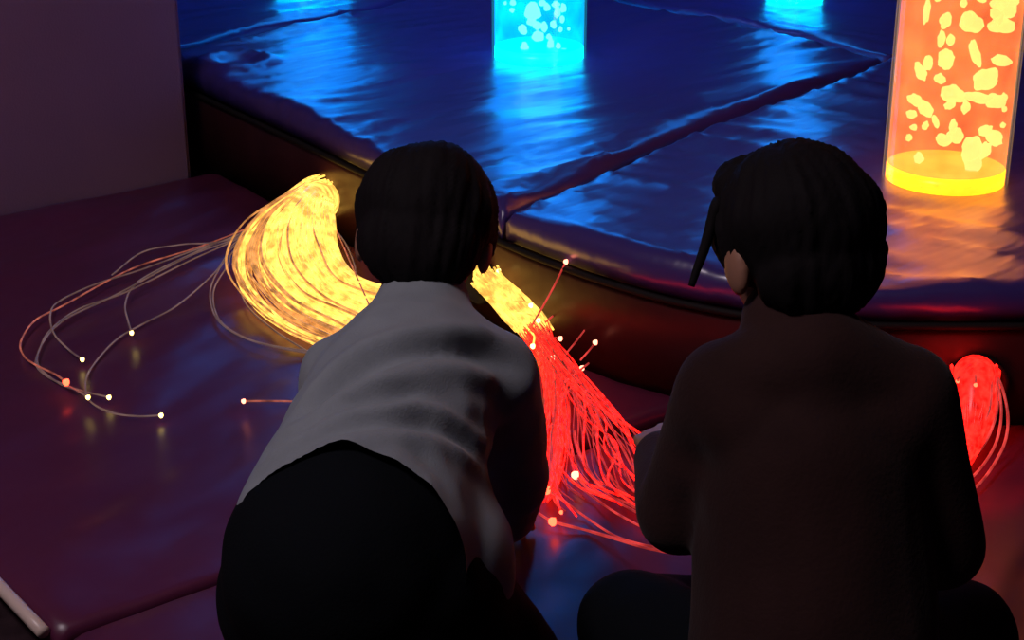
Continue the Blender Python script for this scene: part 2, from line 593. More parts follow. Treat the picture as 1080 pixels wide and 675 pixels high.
ORANGE = dict(wall=acrylic('acrylic_orange', (1.0, 0.55, 0.22), 1.0),
              base=glow('tube_base_yellow', (1.0, 0.28, 0.006), 4.0, 0.12, 30),
              water=glow_water('water_orange', (1.0, 0.16, 0.035), 2.3, 0.42),
              bubble=glow('bubble_yellow', (1.0, 0.40, 0.10), 3.6), base_h=0.025)
CYAN = dict(wall=acrylic('acrylic_cyan', (0.02, 0.75, 1.0), 1.1),
            base=glow('tube_base_cyan', (0.0, 0.55, 0.8), 6.0, 0.1, 30),
            water=glow_water('water_cyan', (0.0, 0.22, 1.0), 4.6, 0.5),
            bubble=glow('bubble_cyan', (0.12, 0.75, 1.0), 4.5), base_h=0.025)
# (x, y, width, height, tilt) of the bubbles in the two tubes
ob = [(958, 20, 9, 52, 0.06), (973, 25, 11, 16, 0.3), (972, 44, 8, 16, 0), (980, 44, 8, 12, 0), (1003, 30, 24, 20, 0.2), (993, 22, 10, 14, 0),
      (1005, 55, 10, 30, -0.35), (962, 68, 9, 15, 0), (957, 78, 10, 20, -0.5), (972, 80, 12, 10, 0.4), (982, 66, 16, 22, 0), (1018, 80, 28, 20, -0.5),
      (1052, 14, 40, 22, -0.3), (1062, 36, 34, 20, 0), (1024, 20, 10, 12, 0), (1031, 26, 8, 14, 0.3), (1049, 70, 20, 11, 0.2), (990, 98, 26, 17, 0.2),
      (1012, 98, 40, 15, 0.1), (1035, 105, 22, 16, 0.1), (952, 104, 16, 12, 0.6), (965, 114, 20, 14, 0.7), (973, 123, 6, 14, -0.4), (950, 118, 11, 8, 0),
      (953, 131, 8, 6, 0), (966, 130, 7, 9, 0.3), (950, 142, 7, 8, -0.4), (992, 128, 8, 14, 0), (999, 141, 18, 16, 0), (1012, 148, 20, 24, 0.4),
      (1030, 136, 14, 12, -0.4), (1040, 144, 22, 14, 0.6), (1018, 164, 20, 26, 0), (962, 162, 10, 12, -0.3), (984, 142, 16, 12, 0.2), (1056, 106, 7, 9, 0),
      (1057, 118, 6, 6, 0), (1054, 134, 6, 6, 0), (1004, 110, 8, 14, 0), (1028, 154, 12, 20, 0.5), (985, 106, 12, 8, -0.4), (1043, 20, 24, 18, 0),
      (1070, 8, 20, 14, 0), (965, 4, 8, 10, 0), (1010, 6, 10, 9, 0), (1030, 8, 9, 8, 0), (988, 8, 7, 9, 0)]
cb = [(561, 10, 16, 18, 0), (566, 27, 9, 8, 0), (573, 25, 7, 10, 0), (567, 35, 12, 11, 0), (551, 29, 8, 10, -0.4), (553, 47, 8, 12, 0),
      (555, 58, 10, 14, 0.2), (549, 54, 8, 10, 0), (564, 57, 9, 9, 0), (571, 61, 12, 8, 0), (580, 47, 7, 18, 0.15), (574, 58, 9, 8, 0),
      (541, 4, 6, 6, 0), (540, 11, 5, 5, 0), (576, 8, 7, 8, 0), (583, 25, 6, 8, 0), (587, 12, 6, 12, 0), (593, 8, 6, 10, 0),
      (588, 44, 5, 7, 0), (594, 50, 7, 6, 0), (598, 53, 5, 5, 0), (599, 30, 3, 4, 0), (585, 3, 8, 6, 0), (571, 2, 7, 6, 0), (592, 20, 5, 8, 0),
      (533, 5, 3, 4, 0), (578, 36, 5, 6, 0), (560, 22, 10, 8, 0), (590, 28, 4, 6, 0)]
ot = (996, 189); ct = (568.5, 60)
bubble_tube(*ot, 0.228, 'tall bubble tube glowing orange and yellow at the right', ORANGE, px_spots(ob, *ot, 0.228), seed=1)
bubble_tube(*ct, 0.228, 'tall bubble tube glowing cyan at the top centre', CYAN, px_spots(cb, *ct, 0.228), seed=2)
few = [(random.uniform(-0.7, 0.7), 0.08 + 0.05 * k, random.uniform(0.008, 0.02), 1, 1, 0) for k in range(12)]
bubble_tube(838, 0, 0.17, 'narrower cyan bubble tube whose glow meets the top edge at right', CYAN, few, seed=3)
bubble_tube(330, -16, 0.228, 'cyan bubble tube reflected in the rear left cushion', CYAN, few, seed=4)

# ------------------------------------------------------------------ fibre optic bundles
M['fib_y'] = glow('fibre_yellow', (1.0, 0.55, 0.09), 1.6, 0.5, 45)
M['fib_o'] = glow('fibre_orange', (1.0, 0.42, 0.11), 0.6, 0.6, 40)
M['fib_dim'] = glow('fibre_dim', (0.55, 0.32, 0.28), 0.16, 0.5, 25)
M['fib_dim_red'] = glow('fibre_dim_red', (0.9, 0.22, 0.14), 0.3, 0.7, 40)
M['fib_r'] = glow('fibre_red', (1.0, 0.010, 0.006), 3.0, 0.75, 70)
M['fib_rl'] = glow('fibre_red_light', (1.0, 0.075, 0.065), 0.5, 0.6, 30)
M['fib_sp'] = glow('fibre_red_faint', (1.0, 0.07, 0.06), 0.34, 0.6, 30)
M['tip_y'] = glow('tip_yellow', (1.0, 0.70, 0.18), 6.0)
M['tip_r'] = glow('tip_red', (1.0, 0.05, 0.02), 9.0)
M['tip_w'] = glow('tip_warm', (1.0, 0.25, 0.15), 5.0)


def strand(parent, pts, mat, r=0.0016, tip=None, n=8, tip_r=0.004):
    path = spline(pts, n)
    bm = bmesh.new()
    add_tube(bm, path, r, 6)
    s = from_bm('strand', bm, mat, parent)
    if tip:
        b = blob(path[-1], tip_r, 1, 1, 1, (0, 0, 0), 0, 2)
        me = bpy.data.meshes.new('tip'); b.to_mesh(me); b.free()
        o = link_mesh('tip', me, tip)
        o.parent = s
        o.matrix_parent_inverse = s.matrix_local.inverted() if False else (Matrix.Translation(parent.location) @ Matrix.Translation(-parent.location))
    return s


def mix_paths(paths, w):
    n = len(paths[0])
    return [sum((p[i] * k for p, k in zip(paths, w)), Vector((0, 0, 0))) for i in range(n)]


def fan(bm, fams, count, rnd, r, jit, n=7):
    """many fine strands between the guiding paths"""
    for _ in range(count):
        t = rnd.random() * (len(fams) - 1)
        i = min(int(t), len(fams) - 2)
        f = t - i
        pts = mix_paths([fams[i], fams[i + 1]], [1 - f, f])
        a = rnd.uniform(0, 2 * math.pi); q = math.sqrt(rnd.random())
        out = []
        for j, p in enumerate(pts):
            k = jit[min(j, len(jit) - 1)]
            o = Vector((math.cos(a), 0.25 * math.cos(a * 3), math.sin(a))) * q * k
            o += Vector((rnd.uniform(-1, 1), rnd.uniform(-1, 1), rnd.uniform(-0.5, 0.5))) * k * (0.25 if j > 1 else 0.06)
            p = p + o
            p.z = max(p.z, 0.010)
            out.append(p)
        out = spline(out, n)
        add_tube(bm, out[:max(6, int(len(out) * rnd.uniform(0.8, 1.0)))], r, 4)


def riser_point(px, py, off=0.0):
    """where the sight line meets the curved front of the platform base"""
    d = ray(px, py); flat = Vector((d.x, d.y, 0))
    i, q = crosses(Vector((0, 0, 0)), flat, offset_line(FR, off))
    t = q.length / flat.length
    return Vector((0, 0, CAMZ)) + d * t


def mouth(parent, c, n, r, mat):
    """short round collar where the strands leave the base"""
    bm = bmesh.new()
    q = n.to_track_quat('Z', 'Y').to_matrix().to_4x4()
    add_lathe(bm, [(r, -0.02), (r + 0.006, -0.02), (r + 0.006, 0.012), (r, 0.012), (r, -0.02)], 28, close=False)
    bm.transform(Matrix.Translation(c) @ q)
    from_bm('collar', bm, mat, parent)


rnd = random.Random(11)
# --- yellow bundle, left
m1 = riser_point(338, 212, 0.004)
b1 = empty('fibre_optic_bundle', (m1.x, m1.y, 0))
tag(b1, 'yellow glowing fibre optic bundle spilling onto the mat left of the child in grey', 'fibre optic light', 'fibre optic bundles')
n1 = Vector((-0.82, -0.57, 0))
mouth(b1, m1 + n1 * 0.004, n1, 0.044, M['black'])


def path(lst, start=None):
    p = [at(x, y, z) for x, y, z in lst]
    return ([start] if start is not None else []) + p


st = m1 - n1 * 0.012
fy = [
    path([(322, 205, .125), (272, 238, .10), (252, 282, .05), (270, 322, .022), (318, 355, .014), (400, 385, .014), (440, 404, .012)], st + Vector((0, 0, .028))),
    path([(322, 208, .12), (286, 240, .10), (275, 280, .06), (302, 322, .03), (346, 346, .018), (410, 372, .016), (470, 392, .012)], st + Vector((0, 0, .02))),
    path([(328, 212, .115), (312, 240, .10), (316, 278, .065), (340, 310, .035), (374, 328, .02), (420, 345, .018), (490, 370, .012)], st),
    path([(338, 218, .10), (342, 240, .09), (350, 266, .06), (366, 290, .035), (390, 302, .022), (430, 312, .02), (500, 340, .012)], st - Vector((0, 0, .018))),
]
bm = bmesh.new()
fan(bm, fy[1:], 300, rnd, 0.0024, [0.030, 0.028, 0.020, 0.014, 0.012, 0.012, 0.012])
fan(bm, [fy[0], mix_paths(fy[:2], [.8, .2])], 46, rnd, 0.0024, [0.030, 0.024, 0.009, 0.007, 0.008, 0.008, 0.008])
tag(from_bm('fibre_mass', bm, M['fib_y'], b1), kind='stuff')
bm = bmesh.new()
fan(bm, fy[:2], 22, rnd, 0.0022, [0.02, 0.024, 0.026, 0.024, 0.02, 0.02, 0.02])
tag(from_bm('fibre_fringe', bm, M['fib_o'], b1), kind='stuff')
bm = bmesh.new()
add_tube(bm, spline([st] + [mix_paths(fy, [.25] * 4)[k] + Vector((0, .004, -.004)) for k in (1, 2, 3)], 6), 0.040, 20, 0.024)
from_bm('sleeve', bm, M['fib_y'], b1)
lo = [
    ([(262, 240, .07), (205, 262, .03), (140, 283, .018), (67, 322, .012), (37, 338, .012), (22, 360, .012), (25, 375, .012), (38, 385, .014), (57, 394, .02), (70, 403, .028)], 'fib_dim_red', 'tip_r'),
    ([(258, 248, .06), (200, 275, .03), (133, 308, .016), (83, 326, .012), (53, 348, .012), (42, 368, .012), (38, 385, .012), (53, 399, .012), (76, 409, .018), (93, 419, .026)], 'fib_dim', 'tip_y'),
    ([(255, 246, .06), (210, 262, .03), (150, 284, .02), (100, 300, .014), (62, 318, .012), (53, 332, .012), (57, 352, .014), (73, 369, .018), (87, 379, .022)], 'fib_dim', 'tip_y'),
    ([(258, 244, .06), (215, 262, .03), (160, 288, .02), (139, 304, .014), (132, 322, .012), (135, 338, .014), (139, 351, .022)], 'fib_dim', 'tip_y'),
    ([(256, 250, .06), (240, 268, .03), (225, 289, .02), (187, 322, .014), (150, 342, .012), (123, 358, .012), (99, 384, .012), (90, 404, .012), (95, 423, .012), (117, 435, .012), (145, 439, .012), (170, 438, .014)], 'fib_dim', 'tip_y'),
    ([(262, 246, .06), (200, 270, .03), (120, 312, .014), (70, 336, .012), (46, 360, .012), (40, 384, .012), (62, 404, .012), (90, 413, .012), (115, 419, .016)], 'fib_dim', 'tip_y'),
    ([(252, 256, .05), (236, 276, .03), (222, 305, .014), (228, 335, .012), (255, 355, .012), (295, 366, .012), (345, 372, .012)], 'fib_dim', None),
    ([(254, 258, .05), (240, 280, .03), (225, 308, .014), (232, 338, .012), (260, 357, .012), (300, 368, .012), (350, 376, .012)], 'fib_dim', None),
    ([(262, 252, .06), (250, 280, .03), (258, 318, .014), (285, 345, .012), (320, 368, .012), (360, 390, .012)], 'fib_dim', None),
    ([(348, 234, .06), (364, 256, .04), (374, 280, .03), (377, 300, .02)], 'fib_dim', None),
    ([(250, 250, .05), (190, 258, .03), (150, 266, .02), (118, 290, .012)], 'fib_dim', None),
    ([(405, 356, .03), (425, 385, .012), (415, 412, .012), (380, 424, .012), (330, 424, .012), (297, 423, .014), (257, 423, .024)], 'fib_dim_red', 'tip_w'),
]
for lst, mt, tp in lo:
    first_on_mass = lst[0][1] < 400
    strand(b1, path(lst, st + Vector((-0.01, -0.01, 0.02)) if first_on_mass else None), M[mt], 0.0017, M[tp] if tp else None, tip_r=0.006 if tp == 'tip_r' else 0.004)
for _ in range(26):                                            # the single strands one can pick out on the mass
    t = rnd.random() * 2.99; i = int(t)
    pts = mix_paths([fy[i], fy[i + 1]], [1 - (t - i), t - i])
    pts = [pts[0]] + [p + Vector((rnd.uniform(-.008, .008), -.012, .012 + rnd.uniform(0, .01))) for p in pts[1:]]
    strand(b1, pts, M['fib_y'] if rnd.random() < 0.7 else M['fib_o'], 0.0024, None, 6)

# --- middle bundle: yellow where it leaves the base, red where it spreads
m2 = riser_point(508, 296, 0.004)
b2 = empty('fibre_optic_bundle', (m2.x, m2.y, 0))
tag(b2, 'fibre optic bundle turning from yellow to red between the two children', 'fibre optic light', 'fibre optic bundles')
n2 = Vector((-0.75, -0.66, 0))
mouth(b2, m2 + n2 * 0.004, n2, 0.036, M['black'])
st2 = m2 - n2 * 0.012
fm = [
    path([(512, 302, .09), (525, 318, .06), (545, 340, .035), (556, 352, .02)], st2 - Vector((0, 0, .02))),
    path([(520, 298, .10), (540, 312, .07), (562, 335, .045), (575, 356, .03)], st2 + Vector((0, 0, .02))),
]
bm = bmesh.new()
fan(bm, fm, 110, rnd, 0.0024, [0.026, 0.026, 0.024, 0.022, 0.02])
tag(from_bm('fibre_mass', bm, M['fib_y'], b2), kind='stuff')
fr_ = [
    path([(556, 352, .03), (578, 385, .02), (580, 430, .014), (572, 480, .013), (566, 530, .013), (575, 548, .013)]),
    path([(562, 348, .04), (590, 390, .03), (600, 430, .02), (600, 470, .014), (612, 505, .013), (650, 530, .013)]),
    path([(566, 345, .05), (600, 395, .035), (630, 440, .025), (650, 480, .018), (665, 515, .014), (690, 545, .013)]),
    path([(570, 348, .05), (606, 400, .04), (650, 440, .03), (682, 470, .022), (700, 505, .018), (715, 540, .015)]),
]
bm = bmesh.new()
fan(bm, fr_, 46, rnd, 0.0010, [0.016, 0.02, 0.022, 0.02, 0.02, 0.02])
tag(from_bm('fibre_spread', bm, M['fib_sp'], b2), kind='stuff')
fl = [
    path([(556, 350, .04), (574, 385, .025), (582, 430, .015), (577, 480, .013), (570, 520, .013), (560, 535, .013)]),
    path([(562, 346, .05), (584, 388, .03), (596, 430, .018), (594, 475, .014), (588, 510, .013), (590, 528, .013)]),
]
bm = bmesh.new()
fan(bm, fl, 30, rnd, 0.0012, [0.014, 0.014, 0.016, 0.016, 0.016, 0.016])
tag(from_bm('fibre_mass', bm, M['fib_r'], b2), kind='stuff')
held = [
    ([(722, 576, .05), (697, 578, .03), (653, 567, .014), (620, 547, .012), (597, 530, .014), (577, 517, .024)], 'tip_r'),
    ([(722, 580, .05), (690, 580, .03), (637, 565, .014), (610, 557, .012), (583, 550, .02)], 'tip_r'),
    ([(735, 574, .06), (717, 570, .05), (690, 548, .03), (660, 530, .016), (623, 517, .014), (607, 501, .024)], 'tip_w'),
    ([(722, 578, .05), (680, 576, .02), (630, 562, .012), (583, 550, .012), (553, 530, .014)], None),
    ([(722, 572, .05), (690, 562, .03), (648, 540, .014), (620, 520, .012), (600, 506, .012)], None),
    ([(720, 566, .05), (680, 545, .03), (640, 520, .014), (612, 480, .012), (606, 455, .012)], None),
]
for lst, tp in held:
    strand(b2, path([(672, 470, .02), (712, 500, .02), (745, 545, .02)] + lst), M['fib_rl'], 0.0017, M[tp] if tp else None, tip_r=0.0062)
for a, b, tp in (((587, 385, .02), (622, 341, .06), None), ((612, 380, .02), (628, 361, .05), 'tip_w'), ((584, 413, .02), (621, 383, .05), None),
                 ((596, 418, .015), (614, 388, .035), 'tip_w'), ((570, 360, .03), (591, 357, .045), 'tip_w'), ((566, 372, .03), (583, 377, .04), 'tip_w'),
                 ((540, 318, .07), (526, 286, .11), 'tip_y'), ((540, 318, .07), (560, 322, .075), 'tip_y'), ((545, 330, .06), (568, 338, .06), 'tip_y'),
                 ((560, 345, .05), (597, 276, .17), 'tip_w'), ((560, 350, .05), (562, 365, .045), 'tip_y'), ((575, 340, .05), (600, 320, .07), None)):
    A, B = at(*a), at(*b)
    strand(b2, [A, A.lerp(B, 0.5) + Vector((0.004, 0, 0.004)), B], M['fib_rl'] if tp != 'tip_y' else M['fib_y'], 0.0017, M[tp] if tp else None, 6, 0.0045)
for k in range(18):
    t = rnd.random() * 2.99; i = int(t)
    pts = mix_paths([fr_[i], fr_[i + 1]], [1 - (t - i), t - i])
    pts = [p + Vector((rnd.uniform(-.02, .02), rnd.uniform(-.02, .02), .006)) for p in pts]
    strand(b2, pts, M['fib_r'], 0.0014, M['tip_r'] if k % 3 == 0 else None, 6, 0.003)

# --- red bundle, right
m3 = riser_point(1030, 404, 0.004)
b3 = empty('fibre_optic_bundle', (m3.x, m3.y, 0))
tag(b3, 'red glowing fibre optic bundle drooping at the right edge beside the child in brown', 'fibre optic light', 'fibre optic bundles')
n3 = Vector((0, -1, 0))
mouth(b3, m3 + n3 * 0.004, n3, 0.042, M['black'])
st3 = m3 - n3 * 0.012
fr3 = [
    path([(1015, 398, .10), (1012, 424, .075), (1010, 452, .045), (1006, 480, .02), (985, 510, .013)], st3 + Vector((-.02, 0, .005))),
    path([(1030, 396, .105), (1029, 424, .08), (1024, 454, .045), (1012, 484, .02), (990, 515, .013)], st3 + Vector((0, 0, .012))),
    path([(1043, 398, .10), (1042, 424, .075), (1034, 457, .04), (1015, 490, .018), (992, 520, .013)], st3 + Vector((.02, 0, 0))),
]
bm = bmesh.new()
fan(bm, fr3, 230, rnd, 0.0024, [0.026, 0.024, 0.016, 0.012, 0.012, 0.012])
tag(from_bm('fibre_mass', bm, M['fib_r'], b3), kind='stuff')
bm = bmesh.new()
add_tube(bm, spline([st3] + [fr3[1][k] + Vector((0, .006, -.006)) for k in (1, 2, 3)], 6), 0.037, 20, 0.022)
from_bm('sleeve', bm, M['fib_r'], b3)
for lst in ([(1046, 395, .11), (1052, 425, .08), (1046, 452, .05), (1034, 474, .02), (1018, 488, .013), (1000, 498, .013)],
            [(1050, 396, .11), (1062, 430, .08), (1061, 462, .04), (1048, 490, .018), (1030, 513, .013), (1005, 530, .013)],
            [(1048, 396, .11), (1056, 430, .08), (1052, 462, .04), (1040, 486, .018), (1022, 506, .013), (1000, 518, .013)],
            [(1044, 396, .11), (1044, 430, .08), (1034, 450, .05), (1018, 470, .02), (1004, 482, .013)]):
    strand(b3, path(lst, st3), M['fib_rl'], 0.0022)
for k in range(14):
    t = rnd.random() * 1.99; i = int(t)
    pts = mix_paths([fr3[i], fr3[i + 1]], [1 - (t - i), t - i])
    pts = [pts[0]] + [p + Vector((rnd.uniform(-.006, .006), -.014, .010)) for p in pts[1:]]
    strand(b3, pts, M['fib_r'], 0.0022, None, 6)
strand(b3, [st3, at(1012, 398, .12), at(1010, 402, .115)], M['fib_rl'], 0.0018, M['tip_r'], 5, 0.003)
strand(b3, [st3, at(1029, 396, .13), at(1029, 406, .125)], M['fib_rl'], 0.0018, M['tip_r'], 5, 0.003)


# ------------------------------------------------------------------ people
_b = bmesh.new(); bmesh.ops.create_icosphere(_b, subdivisions=3, radius=1)
SPH = [v.co.copy() for v in _b.verts]; _b.free()


def body_mesh(shapes, voxel, smooth=4, shape_fn=None, cut=None):
    """one continuous skin grown over a set of tapered limbs and rounded volumes"""
    bm = bmesh.new()
    for s in shapes:
        if s[0] == 'c':
            _, p1, r1, p2, r2 = s
            p1, p2 = Vector(p1), Vector(p2)
            t = bmesh.new()
            for p, r in ((p1, r1), (p2, r2)):
                for q in SPH: t.verts.new(p + q * r)
            h = bmesh.ops.convex_hull(t, input=list(t.verts))
            loose = [v for v in t.verts if not v.link_faces]
            if loose: bmesh.ops.delete(t, geom=loose, context='VERTS')
        else:
            _, c, rad, rot = s
            t = bmesh.new()
            rm = rot.to_4x4() if isinstance(rot, Matrix) else Euler(rot).to_matrix().to_4x4()
            bmesh.ops.create_icosphere(t, subdivisions=4, radius=1, matrix=Matrix.Translation(c) @ rm @ Matrix.Diagonal((*rad, 1)))
        me = bpy.data.meshes.new('tmp'); t.to_mesh(me); t.free()
        bm.from_mesh(me); bpy.data.meshes.remove(me)
    me = bpy.data.meshes.new('tmp'); bm.to_mesh(me); bm.free()
    o = bpy.data.objects.new('tmp', me); C.objects.link(o)
    md = o.modifiers.new('r', 'REMESH'); md.mode = 'VOXEL'; md.voxel_size = voxel; md.use_smooth_shade = True
    dg = bpy.context.evaluated_depsgraph_get()
    out = bpy.data.meshes.new_from_object(o.evaluated_get(dg))
    bpy.data.objects.remove(o); bpy.data.meshes.remove(me)
    bm = bmesh.new(); bm.from_mesh(out); bpy.data.meshes.remove(out)
    for _ in range(smooth):
        bmesh.ops.smooth_vert(bm, verts=bm.verts, factor=0.5, use_axis_x=True, use_axis_y=True, use_axis_z=True)
    bm.normal_update()
    if shape_fn:
        mv = [(v, v.normal * shape_fn(v.co, v.normal)) for v in bm.verts]
        for v, d in mv: v.co += d
    for co, no in (cut or []):
        g = list(bm.verts) + list(bm.edges) + list(bm.faces)
        bmesh.ops.bisect_plane(bm, geom=g, plane_co=co, plane_no=no, clear_outer=True)
    if cut:                                                     # give the cut cloth a turned-in hem
        be = [x for x in bm.edges if x.is_boundary]
        ex = bmesh.ops.extrude_edge_only(bm, edges=be)['geom']
        nv = [x for x in ex if isinstance(x, bmesh.types.BMVert)]
        bm.normal_update()
        for v in nv: v.co -= v.normal * 0.006
    for v in bm.verts: v.co.z = max(v.co.z, 0.006)
    return bm


def head_shapes(c, rot, s=1.0):
    def X(p): return c + rot @ (Vector(p) * s)
    return [('e', X((0, -.004, .012)), (.069 * s, .082 * s, .077 * s), rot), ('e', X((0, .028, -.040)), (.052 * s, .050 * s, .055 * s), rot),
            ('e', X((0, .062, -.074)), (.024 * s, .018 * s, .016 * s), rot), ('c', X((0, .074, -.004)), .007 * s, X((0, .088, -.026)), .0105 * s),
            ('e', X((0, .078, -.052)), (.019 * s, .007 * s, .008 * s), rot), ('e', X((.030, .058, -.030)), (.022 * s, .017 * s, .022 * s), rot),
            ('e', X((-.030, .058, -.030)), (.022 * s, .017 * s, .022 * s), rot), ('e', X((0, .068, .017)), (.048 * s, .0145 * s, .0125 * s), rot),
            ('e', X((.073, -.004, -.018)), (.009 * s, .019 * s, .028 * s), rot), ('e', X((-.073, -.004, -.018)), (.009 * s, .019 * s, .028 * s), rot)]


def hair_shapes(c, rot, s=1.0):
    def X(p): return c + rot @ (Vector(p) * s)
    return [('e', X((0, -.014, .022)), (.082 * s, .088 * s, .080 * s), rot), ('e', X((0, -.046, -.022)), (.070 * s, .052 * s, .062 * s), rot),
            ('e', X((0, .050, .058)), (.058 * s, .034 * s, .030 * s), rot), ('e', X((.068, .010, .010)), (.015 * s, .034 * s, .036 * s), rot),
            ('e', X((-.068, .010, .010)), (.015 * s, .034 * s, .036 * s), rot)]


def add_eyes(parent, c, rot, s=1.0):
    for k in (-1, 1):
        p = c + rot @ (Vector((.029 * k, .0640, .001)) * s)
        e_ = from_bm('eye', blob(p, .0105 * s, 1, 1, 1, (0, 0, 0), 0, 3), M['eye'], parent)
        q = p + rot @ (Vector((0, .0062, -.0012)) * s)
        b = bmesh.new(); bmesh.ops.create_icosphere(b, subdivisions=2, radius=.0062 * s, matrix=Matrix.Translation(q))
        i_ = from_bm('iris', b, M['iris']); i_.parent = e_


def hand_shapes(w, d, n, side, curl=0.5, s=1.0):
    """w wrist, d pointing direction, n back-of-hand direction; side +1 / -1 puts the thumb on that side"""
    d = d.normalized(); n = (n - d * n.dot(d)).normalized(); x = d.cross(n) * side
    out = [('c', w, .019 * s, w + d * .022 * s, .019 * s)]
    for k, (off, ln) in enumerate(((.021, .044), (.0075, .050), (-.0065, .046), (-.0195, .036))):
        a = w + d * .018 * s + x * off * .5 * s
        b = w + d * .052 * s + x * off * s
        out.append(('c', a, .011 * s, b, .0082 * s))
        dd = d + x * off * 6.5
        dd.normalize()
        j = b + (dd * math.cos(curl * .5) - n * math.sin(curl * .5)) * ln * .5 * s
        j2 = j + (dd * math.cos(curl * 1.3) - n * math.sin(curl * 1.3)) * ln * .32 * s
        j3 = j2 + (dd * math.cos(curl * 2.0) - n * math.sin(curl * 2.0)) * ln * .26 * s
        out += [('c', b, .0074 * s, j, .0066 * s), ('c', j, .0066 * s, j2, .006 * s), ('c', j2, .006 * s, j3, .0053 * s)]
    t0 = w + d * .014 * s + x * .014 * s
    t1 = t0 + (d * .7 + x * .9 - n * .25).normalized() * .026 * s
    t2 = t1 + (d * .95 + x * .35 - n * .3).normalized() * .022 * s
    out += [('c', t0, .011 * s, t1, .0085 * s), ('c', t1, .0085 * s, t2, .0065 * s)]
    return out


def strands_fn(rot, c, amp):
    inv = rot.transposed()

    def f(co, no):
        q = inv @ (co - c)
        a = math.atan2(q.x, -q.y + 0.02)
        return amp * (noise.noise(Vector((a * 14, q.z * 10, 2.0))) + 0.6 * noise.noise(Vector((a * 34, q.z * 18, 5.0)))) + amp * 1.2 * noise.noise(co * 22)
    return f


# --- child in the grey top, kneeling forward on hands and knees
H1 = Vector((-.100, 1.815, .507))
rot1 = Euler((R(-34), R(4), R(-6))).to_matrix()
L1s, R1s = Vector((-.188, 1.685, .378)), Vector((-.022, 1.69, .378))
L1e, R1e = Vector((-.225, 1.80, .23)), Vector((.004, 1.80, .215))
L1w, R1w = Vector((-.170, 1.95, .055)), Vector((.000, 1.925, .055))
hipL, hipR = Vector((-.218, 1.48, .225)), Vector((-.105, 1.475, .225))
kneL, kneR = Vector((-.225, 1.70, .065)), Vector((-.008, 1.59, .068))
ankL, ankR = Vector((-.215, 1.36, .045)), Vector((-.04, 1.34, .045))
pel, wai, che = Vector((-.168, 1.462, .275)), Vector((-.140, 1.58, .335)), Vector((-.108, 1.68, .385))
p1 = empty('person', (-.15, 1.55, 0))
tag(p1, 'child in a grey top and black trousers kneeling forward, seen from behind', 'person')
sh = head_shapes(H1, rot1, 0.98)
sh += [('c', che + Vector((0, .02, .03)), .044, H1 + rot1 @ Vector((0, -.02, -.05)), .038),
       ('c', pel, .10, wai, .085), ('c', wai, .085, che, .085), ('c', che, .075, L1s, .036), ('c', che, .075, R1s, .036),
       ('c', L1s, .036, L1e, .029), ('c', L1e, .029, L1w, .020), ('c', R1s, .036, R1e, .029), ('c', R1e, .029, R1w, .020),
       ('c', hipL, .075, kneL, .05), ('c', hipR, .075, kneR, .05), ('c', kneL, .048, ankL, .03), ('c', kneR, .048, ankR, .03),
       ('c', ankL, .03, ankL + Vector((.02, -.13, -.012)), .026), ('c', ankR, .03, ankR + Vector((-.02, -.13, -.012)), .026)]
sh += hand_shapes(R1w, Vector((.05, 1, -.42)), Vector((0, .42, 1)), -1, .25) + hand_shapes(L1w, Vector((.15, 1, -.42)), Vector((0, .42, 1)), 1, .25)
from_bm('body', body_mesh(sh, 0.0036, 3), M['skin'], p1)
add_eyes(p1, H1, rot1, 0.98)
from_bm('hair', body_mesh(hair_shapes(H1, rot1, 1.0), 0.0045, 2, strands_fn(rot1, H1, .0035)), M['hair'], p1)


CREASES = [   # long drag folds across the back, from the left flank over to the right shoulder: course, depth, width
    ([(318, 440), (352, 412), (390, 388), (436, 373), (500, 374), (545, 388)], .015, .013),
    ([(285, 478), (320, 456), (365, 430), (420, 416), (480, 424)], .009, .010),
    ([(275, 500), (318, 474), (370, 450), (430, 444), (485, 462), (505, 482)], .010, .010),
    ([(390, 402), (430, 396), (480, 402)], .004, .009),
    ([(410, 462), (450, 486), (480, 530)], .005, .010),
    ([(480, 440), (505, 446), (530, 470)], .004, .010),
]
from mathutils.bvhtree import BVHTree
HEM_PX = [(262, 512), (300, 484), (340, 473), (385, 474), (425, 490), (462, 522), (482, 556)]


def on_surface(bm, lst):
    tree = BVHTree.FromBMesh(bm)
    out = []
    for px_, py_ in lst:
        h = tree.ray_cast(Vector((0, 0, CAMZ)), ray(px_, py_).normalized())
        if h[0] is not None: out.append(h[0])
    return out


shirt = [('c', pel + Vector((.006, .0, .008)), .130, wai, .110), ('c', wai, .112, che, .098), ('c', che, .092, che + Vector((0, .04, .035)), .066), ('c', che + Vector((0, .04, .035)), .066, H1 + Vector((0, -.05, -.06)), .052),
         ('c', che, .09, L1s, .052), ('c', che, .09, R1s, .052), ('c', L1s, .052, L1e, .044), ('c', L1e, .044, L1w + Vector((0, -.03, .03)), .032),
         ('c', R1s, .052, R1e, .046), ('c', R1e, .046, R1w + Vector((0, -.03, .03)), .033),
         ('c', hipL + Vector((.018, .04, .03)), .098, wai, .10), ('c', hipR + Vector((-.0, .04, .02)), .112, wai, .10)]
sb = body_mesh(shirt, 0.0065, 4)
side = [x for x in range(190, 300) if on_surface(sb, [(x, 528)])][0] + 3
hem = np.array([tuple(p) for p in on_surface(sb, HEM_PX + [(side, 528)] * 3)])
lines = [(spline(on_surface(sb, lst), 5), dp, wd) for lst, dp, wd in CREASES]
hn = Vector(np.linalg.svd(hem - hem.mean(0))[2][2])
if hn.y > 0: hn = -hn
sb.normal_update()
mv = []
